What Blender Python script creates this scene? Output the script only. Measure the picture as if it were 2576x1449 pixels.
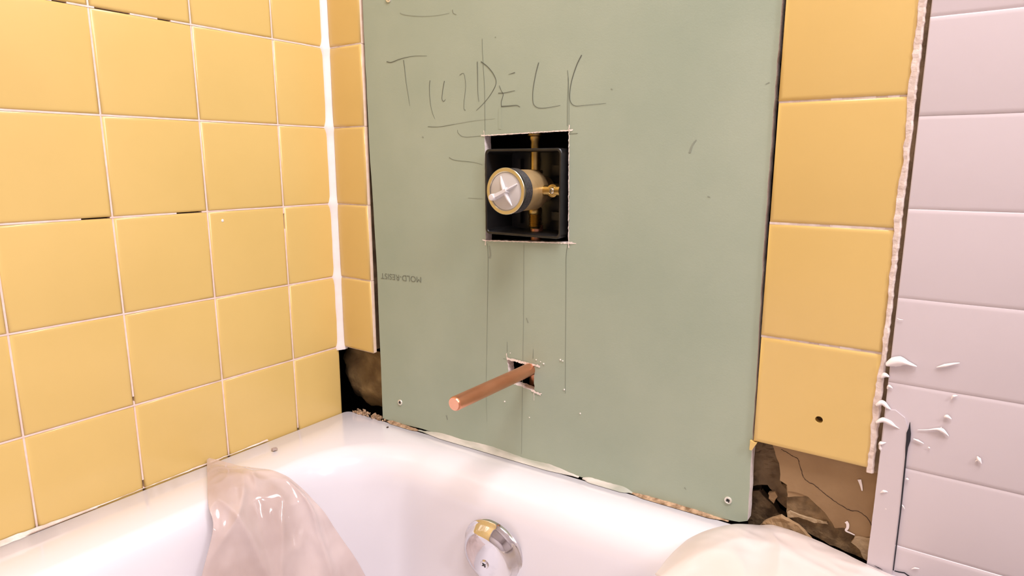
import bpy, bmesh, math, random
from mathutils import Vector, Matrix, noise

for o in list(bpy.data.objects):
    bpy.data.objects.remove(o, do_unlink=True)
scene = bpy.context.scene
COL = scene.collection
PI = math.pi

# ------------------------------------------------------------------ camera
cam_data = bpy.data.cameras.new('camera')
cam_data.sensor_width = 36.0
cam_data.lens = 1627.26 / 2576.0 * 36.0
cam_data.clip_start = 0.01
cam = bpy.data.objects.new('camera', cam_data)
COL.objects.link(cam)
yaw, pitch = -0.6173, 0.1901
fwd = Vector((math.sin(yaw) * math.cos(pitch), math.cos(yaw) * math.cos(pitch), -math.sin(pitch)))
rgt = Vector((math.cos(yaw), -math.sin(yaw), 0))
upv = rgt.cross(fwd)
cam.matrix_world = Matrix(((rgt.x, upv.x, -fwd.x, 0.7739), (rgt.y, upv.y, -fwd.y, -0.6356),
                           (rgt.z, upv.z, -fwd.z, 0.7743), (0, 0, 0, 1)))
scene.camera = cam

# ------------------------------------------------------------------ world, lights, exposure
world = bpy.data.worlds.new('world')
scene.world = world
world.use_nodes = True
world.node_tree.nodes['Background'].inputs[0].default_value = (1.0, 0.93, 0.88, 1)
world.node_tree.nodes['Background'].inputs[1].default_value = 0.3
vs = scene.view_settings
vs.view_transform = 'Standard'
vs.look = 'None'
vs.gamma = 1.0
vs.use_curve_mapping = False
vs.exposure = 0.12


def area_light(name, loc, target, size, power, color, size_y=None):
    ld = bpy.data.lights.new(name, 'AREA')
    ld.shape = 'RECTANGLE' if size_y else 'DISK'
    ld.size = size
    if size_y:
        ld.size_y = size_y
    ld.energy = power
    ld.color = color
    lo = bpy.data.objects.new(name, ld)
    COL.objects.link(lo)
    lo.location = loc
    lo.rotation_euler = (Vector(target) - Vector(loc)).to_track_quat('-Z', 'Y').to_euler()
    return lo


LAMP_LOC = (0.95, -0.52, 2.27)
area_light('ceiling_lamp_light', LAMP_LOC, (0.95, -0.58, 0), 0.80, 25.5, (1.0, 0.925, 0.95))
VANITY_LOC = (2.10, -0.50, 1.80)
vanity_light = area_light('vanity_lamp_light', VANITY_LOC, (0.0, -0.30, 0.8), 0.14, 21.0, (1.0, 0.92, 0.945), 0.9)

# ------------------------------------------------------------------ materials


def new_mat(name):
    m = bpy.data.materials.new(name)
    m.use_nodes = True
    nt = m.node_tree
    b = nt.nodes['Principled BSDF']
    return m, nt, b


def make_mat(name, c1, c2=None, scale=20.0, rough=0.5, metallic=0.0, bump=0.0, bump_scale=200.0, bump_dist=0.001,
             detail=4.0, lo=0.35, hi=0.65, coat=0.0, spec=0.5, stretch=None):
    m, nt, b = new_mat(name)
    b.inputs['Roughness'].default_value = rough
    b.inputs['Metallic'].default_value = metallic
    b.inputs['Coat Weight'].default_value = coat
    b.inputs['Coat Roughness'].default_value = 0.06
    b.inputs['Specular IOR Level'].default_value = spec
    geo = nt.nodes.new('ShaderNodeNewGeometry')
    src = geo.outputs['Position']
    if stretch:
        mp = nt.nodes.new('ShaderNodeMapping')
        mp.inputs['Scale'].default_value = stretch
        nt.links.new(src, mp.inputs['Vector'])
        src = mp.outputs['Vector']
    if c2 is None:
        b.inputs['Base Color'].default_value = (*c1, 1)
    else:
        n = nt.nodes.new('ShaderNodeTexNoise')
        n.inputs['Scale'].default_value = scale
        n.inputs['Detail'].default_value = detail
        nt.links.new(src, n.inputs['Vector'])
        r = nt.nodes.new('ShaderNodeValToRGB')
        r.color_ramp.elements[0].position = lo
        r.color_ramp.elements[0].color = (*c1, 1)
        r.color_ramp.elements[1].position = hi
        r.color_ramp.elements[1].color = (*c2, 1)
        nt.links.new(n.outputs['Fac'], r.inputs['Fac'])
        nt.links.new(r.outputs['Color'], b.inputs['Base Color'])
    if bump > 0:
        n2 = nt.nodes.new('ShaderNodeTexNoise')
        n2.inputs['Scale'].default_value = bump_scale
        n2.inputs['Detail'].default_value = 5.0
        nt.links.new(src, n2.inputs['Vector'])
        bp = nt.nodes.new('ShaderNodeBump')
        bp.inputs['Strength'].default_value = bump
        bp.inputs['Distance'].default_value = bump_dist
        nt.links.new(n2.outputs['Fac'], bp.inputs['Height'])
        nt.links.new(bp.outputs['Normal'], b.inputs['Normal'])
    return m


M = {}
M['tile'] = make_mat('yellow_glaze', (0.69, 0.490, 0.165), (0.73, 0.52, 0.18), scale=6, rough=0.24, spec=0.5,
                     bump=0.15, bump_scale=25, bump_dist=0.0006)
M['tile_body'] = make_mat('tile_bisque', (0.80, 0.62, 0.45), (0.86, 0.70, 0.56), scale=120, rough=0.8)
M['grout'] = make_mat('pale_grout', (0.80, 0.60, 0.52), (0.86, 0.70, 0.63), scale=90, rough=0.8, bump=0.3)
M['ragged_grout'] = make_mat('ragged_grout', (0.66, 0.53, 0.45), (0.84, 0.73, 0.67), scale=70, rough=0.85, bump=0.5,
                             bump_scale=400)
M['corner_caulk'] = make_mat('white_caulk', (0.88, 0.80, 0.77), (0.90, 0.84, 0.82), scale=60, rough=0.4)
M['mortar_dark'] = make_mat('old_dark_mortar', (0.045, 0.03, 0.018), (0.09, 0.06, 0.035), scale=60, rough=0.95, bump=0.6)
M['mud'] = make_mat('brown_mortar', (0.14, 0.092, 0.048), (0.27, 0.185, 0.10), scale=30, rough=0.95, bump=0.7,
                    bump_scale=160, bump_dist=0.002)
M['plaster'] = make_mat('tan_plaster', (0.28, 0.175, 0.085), (0.34, 0.22, 0.11), scale=25, rough=0.9, bump=0.25,
                        bump_scale=220)
M['plaster_pale'] = make_mat('pale_plaster', (0.34, 0.24, 0.13), (0.48, 0.36, 0.22), scale=60, rough=0.9, bump=0.6,
                             bump_scale=260, bump_dist=0.002)
M['mud_stain'] = make_mat('stained_mortar', (0.13, 0.085, 0.042), (0.27, 0.18, 0.09), scale=70, rough=0.95, bump=0.8,
                          bump_scale=180, bump_dist=0.002, lo=0.4, hi=0.62)
M['crack'] = make_mat('crack_dark', (0.05, 0.03, 0.018), rough=1.0)
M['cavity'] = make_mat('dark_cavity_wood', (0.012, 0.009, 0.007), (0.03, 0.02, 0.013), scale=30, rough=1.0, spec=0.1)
M['insulation'] = make_mat('ochre_insulation', (0.17, 0.105, 0.038), (0.30, 0.20, 0.08), scale=35, rough=1.0, bump=0.8,
                           bump_scale=120, bump_dist=0.003)
M['green'] = make_mat('green_paper', (0.345, 0.415, 0.32), (0.405, 0.47, 0.365), scale=7, rough=0.75, detail=8, lo=0.3,
                      hi=0.7, bump=0.08, bump_scale=600, spec=0.3)
M['gypsum'] = make_mat('gypsum_core', (0.72, 0.64, 0.60), (0.84, 0.76, 0.72), scale=160, rough=0.95, bump=0.6,
                       bump_scale=500)
M['fray'] = make_mat('torn_paper', (0.84, 0.74, 0.66), (0.90, 0.82, 0.76), scale=200, rough=0.9)
M['pencil'] = make_mat('pencil_dark', (0.11, 0.125, 0.10), rough=0.6)
M['pencil_mid'] = make_mat('pencil_mid', (0.17, 0.20, 0.155), rough=0.6)
M['pencil_faint'] = make_mat('pencil_faint', (0.27, 0.31, 0.245), rough=0.7)
M['print'] = make_mat('grey_print', (0.15, 0.17, 0.13), (0.22, 0.25, 0.19), scale=400, rough=0.8)
M['white_wall'] = make_mat('glossy_white_paint', (0.64, 0.575, 0.60), (0.66, 0.595, 0.62), scale=7, rough=0.28,
                           bump=0.12, bump_scale=40, bump_dist=0.0008)
M['smear'] = make_mat('wet_white_caulk', (0.90, 0.83, 0.82), rough=0.22)
M['ink'] = make_mat('black_ink', (0.012, 0.012, 0.02), rough=0.5)
M['enamel'] = make_mat('white_enamel', (0.79, 0.77, 0.815), (0.80, 0.78, 0.825), scale=4, rough=0.16, coat=0.3)
M['chrome'] = make_mat('chrome', (0.78, 0.76, 0.77), (0.66, 0.64, 0.65), scale=45, rough=0.07, metallic=1.0, lo=0.5,
                       hi=0.7)
M['brass'] = make_mat('brass', (0.40, 0.28, 0.09), (0.55, 0.40, 0.15), scale=60, rough=0.32, metallic=1.0)
M['brass_dull'] = make_mat('dull_brass', (0.56, 0.38, 0.17), (0.66, 0.47, 0.23), scale=80, rough=0.42, metallic=0.5,
                           bump=0.2, bump_scale=400)
M['silver'] = make_mat('nickel_ring', (0.62, 0.58, 0.46), rough=0.25, metallic=1.0)
M['thread'] = make_mat('black_thread', (0.012, 0.012, 0.012), (0.05, 0.045, 0.04), scale=600, rough=0.6)
M['cap'] = make_mat('grey_white_plastic', (0.56, 0.54, 0.52), rough=0.4)
M['cap_rib'] = make_mat('white_plastic', (0.74, 0.72, 0.73), rough=0.35)
M['black'] = make_mat('black_plastic', (0.008, 0.008, 0.009), (0.014, 0.014, 0.014), scale=80, rough=0.38, spec=0.5)
M['copper'] = make_mat('copper', (0.60, 0.25, 0.13), (0.72, 0.34, 0.20), scale=40, rough=0.30, metallic=0.85, detail=6,
                       stretch=(1.0, 0.4, 1.0))
M['copper_end'] = make_mat('bright_copper', (0.86, 0.47, 0.32), rough=0.25, metallic=0.9)
M['screw'] = make_mat('zinc_screw', (0.80, 0.78, 0.70), rough=0.35, metallic=0.6)
M['screw_dark'] = make_mat('screw_recess', (0.05, 0.05, 0.05), rough=0.6, metallic=0.5)
M['debris'] = make_mat('brown_debris', (0.20, 0.12, 0.06), (0.55, 0.38, 0.24), scale=160, rough=0.95, bump=0.7,
                       bump_scale=500)
M['old_caulk'] = make_mat('old_greyish_caulk', (0.40, 0.42, 0.35), (0.70, 0.66, 0.60), scale=50, rough=0.5,
                          stretch=(0.4, 1, 1.5))
M['chip'] = make_mat('grey_chip', (0.40, 0.31, 0.27), rough=0.9)
M['floor'] = make_mat('floor_tile', (0.35, 0.32, 0.31), (0.42, 0.39, 0.37), scale=8, rough=0.5)
M['paint'] = make_mat('wall_paint', (0.40, 0.36, 0.37), rough=0.7)
M['ceiling'] = make_mat('ceiling_paint', (0.55, 0.51, 0.52), rough=0.8)
M['lamp_metal'] = make_mat('lamp_metal', (0.7, 0.7, 0.7), rough=0.3, metallic=1.0)


def emissive(name, col, strength):
    m, nt, b = new_mat(name)
    b.inputs['Base Color'].default_value = (*col, 1)
    b.inputs['Emission Color'].default_value = (*col, 1)
    b.inputs['Emission Strength'].default_value = strength
    return m


M['lamp_glass'] = emissive('lamp_glass', (1.0, 0.92, 0.93), 3.0)


def film_mat(name, c1, c2, alpha, rough, scale):
    m = make_mat(name, c1, c2, scale=scale, rough=rough, lo=0.3, hi=0.7, detail=3, bump=0.15, bump_scale=30,
                 bump_dist=0.002)
    b = m.node_tree.nodes['Principled BSDF']
    b.inputs['Alpha'].default_value = alpha
    b.inputs['Coat Weight'].default_value = 0.5
    return m


M['film'] = film_mat('brownish_film', (0.60, 0.46, 0.41), (0.84, 0.70, 0.66), 0.52, 0.09, 14)
M['paper'] = film_mat('white_film', (0.82, 0.70, 0.62), (0.88, 0.81, 0.78), 0.76, 0.30, 9)  # tan tone puts shade showing through the sheet into its colour

# ------------------------------------------------------------------ mesh helpers


def link(name, me, mat=None, parent=None, loc=None):
    o = bpy.data.objects.new(name, me)
    COL.objects.link(o)
    if mat is not None and me is not None:
        if isinstance(mat, (list, tuple)):
            for mm in mat:
                me.materials.append(M[mm])
        else:
            me.materials.append(M[mat])
    if parent is not None:
        o.parent = parent
    if loc is not None:
        o.location = loc
    return o


def from_bm(name, bm, mat, parent=None, smooth=False, loc=None):
    me = bpy.data.meshes.new(name)
    bmesh.ops.recalc_face_normals(bm, faces=bm.faces[:])
    bm.to_mesh(me)
    bm.free()
    if smooth:
        me.polygons.foreach_set('use_smooth', [True] * len(me.polygons))
    return link(name, me, mat, parent, loc)


def thing(name, label, cat, loc=(0, 0, 0), group=None):
    o = bpy.data.objects.new(name, None)
    COL.objects.link(o)
    o.location = loc
    o.empty_display_size = 0.02
    tag(o, label, cat, group)
    return o


def tag(o, label, cat, group=None):
    o['label'] = label
    o['category'] = cat
    if group:
        o['group'] = group
    return o


def structure(o, label=None):
    o['kind'] = 'structure'
    if label:
        o['label'] = label
    return o


def add_box(bm, x0, x1, y0, y1, z0, z1):
    v = [bm.verts.new(p) for p in ((x0, y0, z0), (x1, y0, z0), (x1, y1, z0), (x0, y1, z0),
                                   (x0, y0, z1), (x1, y0, z1), (x1, y1, z1), (x0, y1, z1))]
    for f in ((0, 3, 2, 1), (4, 5, 6, 7), (0, 1, 5, 4), (1, 2, 6, 5), (2, 3, 7, 6), (3, 0, 4, 7)):
        bm.faces.new([v[i] for i in f])


def box(name, x0, x1, y0, y1, z0, z1, mat, parent=None):
    bm = bmesh.new()
    add_box(bm, x0, x1, y0, y1, z0, z1)
    return from_bm(name, bm, mat, parent)


def add_lathe(bm, prof, seg, mtx, cap0=True, cap1=True):
    """prof: (radius, height) pairs, turned round local Z and moved by mtx."""
    rings = []
    for r, h in prof:
        if r < 1e-6:
            rings.append([bm.verts.new(mtx @ Vector((0, 0, h)))])
        else:
            rings.append([bm.verts.new(mtx @ Vector((r * math.cos(2 * PI * i / seg), r * math.sin(2 * PI * i / seg), h)))
                          for i in range(seg)])
    for a, b in zip(rings, rings[1:]):
        for i in range(seg):
            j = (i + 1) % seg
            if len(a) == 1 and len(b) == 1:
                continue
            if len(a) == 1:
                bm.faces.new((a[0], b[i], b[j]))
            elif len(b) == 1:
                bm.faces.new((a[i], a[j], b[0]))
            else:
                bm.faces.new((a[i], a[j], b[j], b[i]))
    if cap0 and len(rings[0]) > 1:
        bm.faces.new(rings[0][::-1])
    if cap1 and len(rings[-1]) > 1:
        bm.faces.new(rings[-1])


# local Z pointing out of the back wall (towards -Y)
OUT = Matrix(((1, 0, 0, 0), (0, 0, -1, 0), (0, 1, 0, 0), (0, 0, 0, 1)))


def out_at(x, y, z):
    return Matrix.Translation((x, y, z)) @ OUT


def autosmooth(o, angle=35):
    me = o.data
    me.polygons.foreach_set('use_smooth', [True] * len(me.polygons))
    bm = bmesh.new()
    bm.from_mesh(me)
    for e in bm.edges:
        if len(e.link_faces) == 2 and e.calc_face_angle(0) > math.radians(angle):
            e.smooth = False
    bm.to_mesh(me)
    bm.free()
    return o


def lathe(name, prof, mtx, mat, parent=None, seg=32, angle=35):
    bm = bmesh.new()
    add_lathe(bm, prof, seg, mtx)
    o = from_bm(name, bm, mat, parent)
    return autosmooth(o, angle)


def densify(pts, step, jit, rnd, closed=True):
    out = []
    n = len(pts)
    for i in range(n if closed else n - 1):
        a = Vector(pts[i])
        b = Vector(pts[(i + 1) % n])
        k = max(1, int((b - a).length / step))
        for t in range(k):
            p = a.lerp(b, t / k)
            out.append((p.x + rnd.uniform(-jit, jit), p.y + rnd.uniform(-jit, jit)))
    if not closed:
        out.append(tuple(pts[-1]))
    return out


def slab(name, loops, y0, y1, mats, parent=None, rough=0.0, seed=0):
    """Plate parallel to the back wall: loops of (x, z), the first the outline, the others holes."""
    bm = bmesh.new()
    edges = []
    for lp in loops:
        vs_ = [bm.verts.new((x, y0, z)) for x, z in lp]
        for i in range(len(vs_)):
            edges.append(bm.edges.new((vs_[i], vs_[(i + 1) % len(vs_)])))
    bmesh.ops.triangle_fill(bm, use_beauty=True, edges=edges)
    if rough > 0:
        for _ in range(3):
            longe = [e for e in bm.edges if not e.is_boundary and e.calc_length() > 0.006]
            if longe:
                bmesh.ops.subdivide_edges(bm, edges=longe, cuts=1)
                bmesh.ops.triangulate(bm, faces=bm.faces[:])
    front = bm.faces[:]
    fverts = bm.verts[:]
    ret = bmesh.ops.extrude_face_region(bm, geom=front)
    back = [g for g in ret['geom'] if isinstance(g, bmesh.types.BMVert)]
    for g in back:
        g.co.y = y1
    if rough > 0:
        bs = set(back)
        for v in fverts:
            if v not in bs:
                q = Vector((v.co.x * 130, seed * 3.7, v.co.z * 170))
                v.co.y += rough * (noise.noise(q) + 0.5 * noise.noise(q * 2.3))
    bmesh.ops.recalc_face_normals(bm, faces=bm.faces[:])
    if isinstance(mats, (list, tuple)):
        bm.normal_update()
        for f in bm.faces:
            f.material_index = 0 if abs(f.normal.y) > 0.9 else 1
    me = bpy.data.meshes.new(name)
    bm.to_mesh(me)
    bm.free()
    return link(name, me, mats, parent)


def add_ribbon(bm, pts, widths, y):
    """Flat stroke on the back wall through (x, z) points."""
    n = len(pts)
    prev = None
    for i in range(n):
        a = Vector(pts[max(0, i - 1)])
        b = Vector(pts[min(n - 1, i + 1)])
        d = (b - a)
        if d.length < 1e-9:
            continue
        d.normalize()
        nrm = Vector((-d.y, d.x))
        w = widths[i] if isinstance(widths, (list, tuple)) else widths
        p = Vector(pts[i])
        l = p + nrm * w / 2
        r = p - nrm * w / 2
        cur = (bm.verts.new((l.x, y, l.y)), bm.verts.new((r.x, y, r.y)))
        if prev:
            bm.faces.new((prev[0], prev[1], cur[1], cur[0]))
        prev = cur


def smooth_path(pts, k=6):
    out = []
    n = len(pts)
    for i in range(n - 1):
        p0 = Vector(pts[max(0, i - 1)])
        p1 = Vector(pts[i])
        p2 = Vector(pts[i + 1])
        p3 = Vector(pts[min(n - 1, i + 2)])
        for t in range(k):
            s = t / k
            q = 0.5 * ((2 * p1) + (p2 - p0) * s + (2 * p0 - 5 * p1 + 4 * p2 - p3) * s * s
                       + (3 * p1 - p0 - 3 * p2 + p3) * s ** 3)
            out.append(q)
    out.append(Vector(pts[-1]))
    return out


def taper(n, w0, w1):
    return [w0 + (w1 - w0) * i / max(1, n - 1) for i in range(n)]


def strokes(name, items, mat, y, parent):
    for pts, w0, w1 in items:
        bm = bmesh.new()
        sp = smooth_path(pts)
        add_ribbon(bm, sp, taper(len(sp), w0 * 1.0, w1 * 0.95), y)
        o = from_bm(name, bm, mat, parent)
        o.matrix_parent_inverse = dry_inv


# ------------------------------------------------------------------ tiles
PITCH = 0.1096
JOINT = 0.0015
DEPTH = 0.008
H = [0.935 - PITCH * k for k in range(-9, 5)]      # joint heights of the courses, top to bottom
TUB_Z = 0.3925


def tile_bm(w, h, hole=None):
    """Cushion edged tile centred on the origin, glazed face towards +Z at z = 0."""
    bm = bmesh.new()
    rings = []
    for inset, depth in ((0.0, -DEPTH), (0.0, -0.0022), (0.0007, -0.0009), (0.0024, -0.0002), (0.0042, 0.0)):
        a, b = w / 2 - inset, h / 2 - inset
        rings.append([bm.verts.new(p) for p in ((-a, -b, depth), (a, -b, depth), (a, b, depth), (-a, b, depth))])
    for r0, r1 in zip(rings, rings[1:]):
        for i in range(4):
            j = (i + 1) % 4
            bm.faces.new((r0[i], r0[j], r1[j], r1[i]))
    if hole is None:
        bm.faces.new(rings[-1])
    else:
        hx, hy, hr = hole
        seg = 16
        rim = [bm.verts.new((hx + hr * math.cos(2 * PI * i / seg), hy + hr * math.sin(2 * PI * i / seg), 0)) for i in range(seg)]
        low = [bm.verts.new((v.co.x, v.co.y, -DEPTH)) for v in rim]
        edges = [bm.edges.get((rings[-1][i], rings[-1][(i + 1) % 4])) for i in range(4)]
        edges += [bm.edges.new((rim[i], rim[(i + 1) % seg])) for i in range(seg)]
        bmesh.ops.triangle_fill(bm, use_beauty=True, edges=edges)
        for e in edges:
            e.smooth = False
        for i in range(seg):
            j = (i + 1) % seg
            bm.faces.new((rim[i], rim[j], low[j], low[i]))
    return bm


_tile_cache = {}


def tile_mesh(w, h, hole=None):
    key = (round(w, 5), round(h, 5), hole)
    if key not in _tile_cache:
        bm = tile_bm(w, h, hole)
        bmesh.ops.recalc_face_normals(bm, faces=bm.faces[:])
        for f in bm.faces:
            f.smooth = True
            if all(v.co.z < -0.0021 for v in f.verts):
                f.material_index = 1
                f.smooth = False
        me = bpy.data.meshes.new('tile')
        bm.to_mesh(me)
        bm.free()
        me.materials.append(M['tile'])
        me.materials.append(M['tile_body'])
        _tile_cache[key] = me
    return _tile_cache[key]


ON_LEFT = Matrix(((0, 0, 1, 0), (1, 0, 0, 0), (0, 1, 0, 0), (0, 0, 0, 1)))   # local x -> +Y, y -> Z, z -> +X
ON_BACK = Matrix(((1, 0, 0, 0), (0, 0, -1, 0), (0, 1, 0, 0), (0, 0, 0, 1)))  # local x -> +X, y -> Z, z -> -Y
rnd = random.Random(4)


def put_tile(basis, cx, cy, cz, w, h, parent, hole=None, tilt=0.0035):
    o = bpy.data.objects.new('tile', tile_mesh(w, h, hole))
    COL.objects.link(o)
    o.parent = parent
    wob = Matrix.Rotation(rnd.uniform(-tilt, tilt), 4, 'X') @ Matrix.Rotation(rnd.uniform(-tilt, tilt), 4, 'Y')
    o.matrix_world = Matrix.Translation((cx, cy, cz)) @ basis @ wob
    return o


# ------------------------------------------------------------------ the room shell
ROOM_X, ROOM_Y, ROOM_Z = 2.2, -1.62, 2.34
structure(box('floor', -0.06, ROOM_X + 0.05, ROOM_Y - 0.05, 0.16, -0.04, 0.0, 'floor'), 'floor of the bathroom')
structure(box('ceiling', -0.06, ROOM_X + 0.05, ROOM_Y - 0.05, 0.16, ROOM_Z, ROOM_Z + 0.04, 'ceiling'), 'painted ceiling')
structure(box('wall_front', 0.0, ROOM_X, ROOM_Y - 0.05, ROOM_Y, 0.0, ROOM_Z, 'paint'), 'painted wall behind the viewer')
structure(box('wall_right', ROOM_X, ROOM_X + 0.05, ROOM_Y, 0.16, 0.0, ROOM_Z, 'paint'), 'painted wall on the far right')

# left wall: old mortar, tiles and grout
wall_left = structure(box('wall_left', -0.03, -DEPTH - 0.0015, ROOM_Y, -0.0045, 0.0, ROOM_Z, 'mortar_dark'),
                      'long tub wall covered in square yellow tiles')
C4 = 0.0874
cols = [(-0.0045, -C4)] + [(-C4 - PITCH * k, -C4 - PITCH * (k + 1)) for k in range(13)]
rows = [(H[i], H[i + 1]) for i in range(len(H) - 1)] + [(H[-1], TUB_Z - 0.006)]
for (ya, yb) in cols:
    for ri, (za, zb) in enumerate(rows):
        w = abs(ya - yb) - JOINT
        h = za - zb - JOINT
        put_tile(ON_LEFT, 0.0, (ya + yb) / 2, (za + zb) / 2, w, h, wall_left)
# grout: a strip per joint with the places where it has fallen out left open
gaps_h = {0: [(-0.3399, 0.9347), (-0.3265, 0.9354), (-0.3008, 0.9348), (-0.2651, 0.9351), (-0.2356, 0.9356), (-0.2208, 0.9360)], 2: [(-0.3378, 0.7171), (-0.3092, 0.7160), (-0.2354, 0.7177), (-0.2040, 0.7168)]}
gaps_v = {(0, 0): [(-0.0857, 0.7066), (-0.0874, 0.6853)], (2, 0): [(-0.3065, 0.5074), (-0.3071, 0.5013)], (2, 1): [(-0.3067, 0.4024), (-0.3078, 0.3916)]}


def segments(a, b, cuts):
    """the stretches of [a, b] (a > b) that are left once the (hi, lo) cuts are taken out"""
    cuts = sorted(((max(c), min(c)) for c in cuts), reverse=True)
    out = []
    cur = a
    for hi, lo in cuts:
        if hi < b or lo > a:
            continue
        out.append((cur, hi))
        cur = lo
    out.append((cur, b))
    return out


bm = bmesh.new()
hw = JOINT / 2 + 0.0002
GX = -0.0011
for i, z in enumerate(H):
    cuts = []
    key = i - 9
    if key in gaps_h:
        g = [p[0] for p in gaps_h[key]]
        cuts = list(zip(g[0::2], g[1::2]))
    for (a, b) in segments(-0.0045, cols[-1][1], cuts):
        n = max(1, int((a - b) / 0.03))
        for t in range(n):
            q = a + (b - a) * t / n
            q2 = a + (b - a) * (t + 1) / n
            add_box(bm, -DEPTH - 0.002, GX + rnd.uniform(-0.0002, 0.0003), q2, q, z - hw, z + hw)
for ci, (ya, yb) in enumerate(cols):
    cuts = []
    for key, g in gaps_v.items():
        if key[0] == ci:
            cuts.append((g[0][1], g[1][1]))
    for (a, b) in segments(H[0], TUB_Z, cuts):
        add_box(bm, -DEPTH - 0.002, GX - 0.0002, yb - hw, yb + hw, b, a)
from_bm('grout', bm, 'grout', wall_left)

for (sy, sz) in [(-0.1786, 0.7033)]:
    bm = bmesh.new()
    bmesh.ops.create_icosphere(bm, subdivisions=2, radius=0.0020, matrix=Matrix.Translation((0, sy, sz)) @ Matrix.Diagonal((0.3, 0.9, 1.0, 1.0)))
    from_bm('white_speck', bm, 'smear', wall_left, smooth=True)  # single small white dot set on a tile face
box('painted_upper_wall', -DEPTH - 0.002, -0.002, ROOM_Y, -0.001, H[0] + 0.001, ROOM_Z, 'paint', wall_left)
# bead of white caulk in the corner, lumpy at every joint
bm = bmesh.new()
prev = None
z = H[-1] - 0.004
zs = []
while z < H[0]:
    zs.append(z)
    z += 0.006
for z in zs:
    near = min(abs(z - hh) for hh in H)
    s = 1.0 + 0.35 * math.exp(-(near / 0.007) ** 2) + 0.10 * noise.noise(Vector((0, 0, z * 40)))
    prof = [(-0.004, -0.0085 * s), (0.0009 * s, -0.0080 * s), (0.0026 * s, -0.0050 * s), (0.0036 * s, -0.0022 * s),
            (0.0046 * s, -0.0008), (0.0046 * s, 0.006)]
    cur = [bm.verts.new((x, y, z)) for x, y in prof]
    if prev:
        for i in range(len(cur) - 1):
            bm.faces.new((prev[i], prev[i + 1], cur[i + 1], cur[i]))
    prev = cur
corner = from_bm('trim_1', bm, 'corner_caulk', None, smooth=True)
structure(corner, 'white caulk bead in the tiled corner')

# back wall: stud cavity, mortar bed, two columns of yellow tile
bm = bmesh.new()
add_box(bm, -0.20, 0.735, 0.105, 0.16, 0.0, ROOM_Z)
          # sheathing at the back of the cavity
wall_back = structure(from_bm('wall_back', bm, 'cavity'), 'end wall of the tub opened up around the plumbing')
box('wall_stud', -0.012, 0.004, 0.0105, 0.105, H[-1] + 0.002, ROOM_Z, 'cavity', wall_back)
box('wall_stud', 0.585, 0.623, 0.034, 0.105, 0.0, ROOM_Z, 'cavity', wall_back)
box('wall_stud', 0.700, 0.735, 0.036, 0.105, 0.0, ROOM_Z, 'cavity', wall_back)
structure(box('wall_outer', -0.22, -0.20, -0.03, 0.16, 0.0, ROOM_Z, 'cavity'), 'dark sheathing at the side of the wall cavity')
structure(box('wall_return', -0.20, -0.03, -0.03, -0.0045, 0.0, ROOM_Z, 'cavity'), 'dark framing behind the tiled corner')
box('painted_upper_wall', -0.002, 0.7355, 0.002, 0.03, 1.905, ROOM_Z, 'paint', wall_back)
rr = random.Random(8)
slab('mortar_bed', [densify([(0.000, H[-1] + 0.003), (0.066, H[-1] + 0.003), (0.064, 0.7), (0.066, 1.0), (0.066, 1.9),
                             (0.0, 1.9)], 0.01, 0.0012, rr)], DEPTH + 0.0005, 0.024, 'mud', wall_back)
XL0, XL1 = 0.0046, 0.0688
XR0, XR1 = 0.6190, 0.7228
TILE_HOLE = [(0.6769, 0.5375)][0]
RDZ = -0.0036
for ri, (za, zb) in enumerate(rows[:-1]):
    put_tile(ON_BACK, (XL0 + XL1) / 2, 0.0, (za + zb) / 2, XL1 - XL0, za - zb - JOINT * 0.7, wall_back, tilt=0.006)
    hole = None
    cz = (za + zb) / 2 - RDZ
    if ri == len(rows) - 2:
        hole = (round(TILE_HOLE[0] - (XR0 + XR1) / 2, 4), round(TILE_HOLE[1] - cz, 4), 0.0034)
    put_tile(ON_BACK, (XR0 + XR1) / 2 + rnd.uniform(-0.0006, 0.0006), 0.0, cz, XR1 - XR0, za - zb - JOINT * 0.8, wall_back,
             hole=hole, tilt=0.005)
bm = bmesh.new()
for i, z in enumerate(H[:-1]):
    add_box(bm, XL0, XL1 - 0.0006, 0.0014, DEPTH, z - 0.001, z + 0.001)
    zz = z - RDZ
    for t in range(12):
        xa = XR0 + (XR1 - XR0) * t / 12
        add_box(bm, xa, xa + (XR1 - XR0) / 12, 0.0013 + rnd.uniform(-0.0003, 0.0003), DEPTH, zz - 0.0011, zz + 0.0011)
add_box(bm, XL0, XL1 - 0.0006, 0.0018, DEPTH, H[-1], H[-1] + 0.001)
from_bm('grout', bm, 'ragged_grout', wall_back)

# ragged mortar skin along the right edge of the right hand tiles
bm = bmesh.new()
z = H[-1] - RDZ - 0.003
prev = None
rr = random.Random(21)
ja, jb = 0.7205, 0.7262
while z < 1.9:
    ja += rr.uniform(-0.0008, 0.0008)
    ja = min(0.7218, max(0.7190, ja))
    jb = 0.7262 + rr.uniform(-0.0004, 0.0004)
    yy = -0.0008 + rr.uniform(-0.0003, 0.0002)
    cur = [bm.verts.new(p) for p in ((ja, 0.0006, z), (ja + 0.0006, yy, z), (jb - 0.0018, yy, z), (jb - 0.0004, 0.0012, z),
                                     (jb, 0.009, z))]
    if prev:
        for i in range(4):
            bm.faces.new((prev[i], prev[i + 1], cur[i + 1], cur[i]))
    prev = cur
    z += 0.0035
from_bm('mortar_edge', bm, 'ragged_grout', wall_back)
box('backer', 0.7235, 0.7355, 0.0050, 0.034, H[-1] - RDZ - 0.004, ROOM_Z, 'mud', wall_back)

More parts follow.
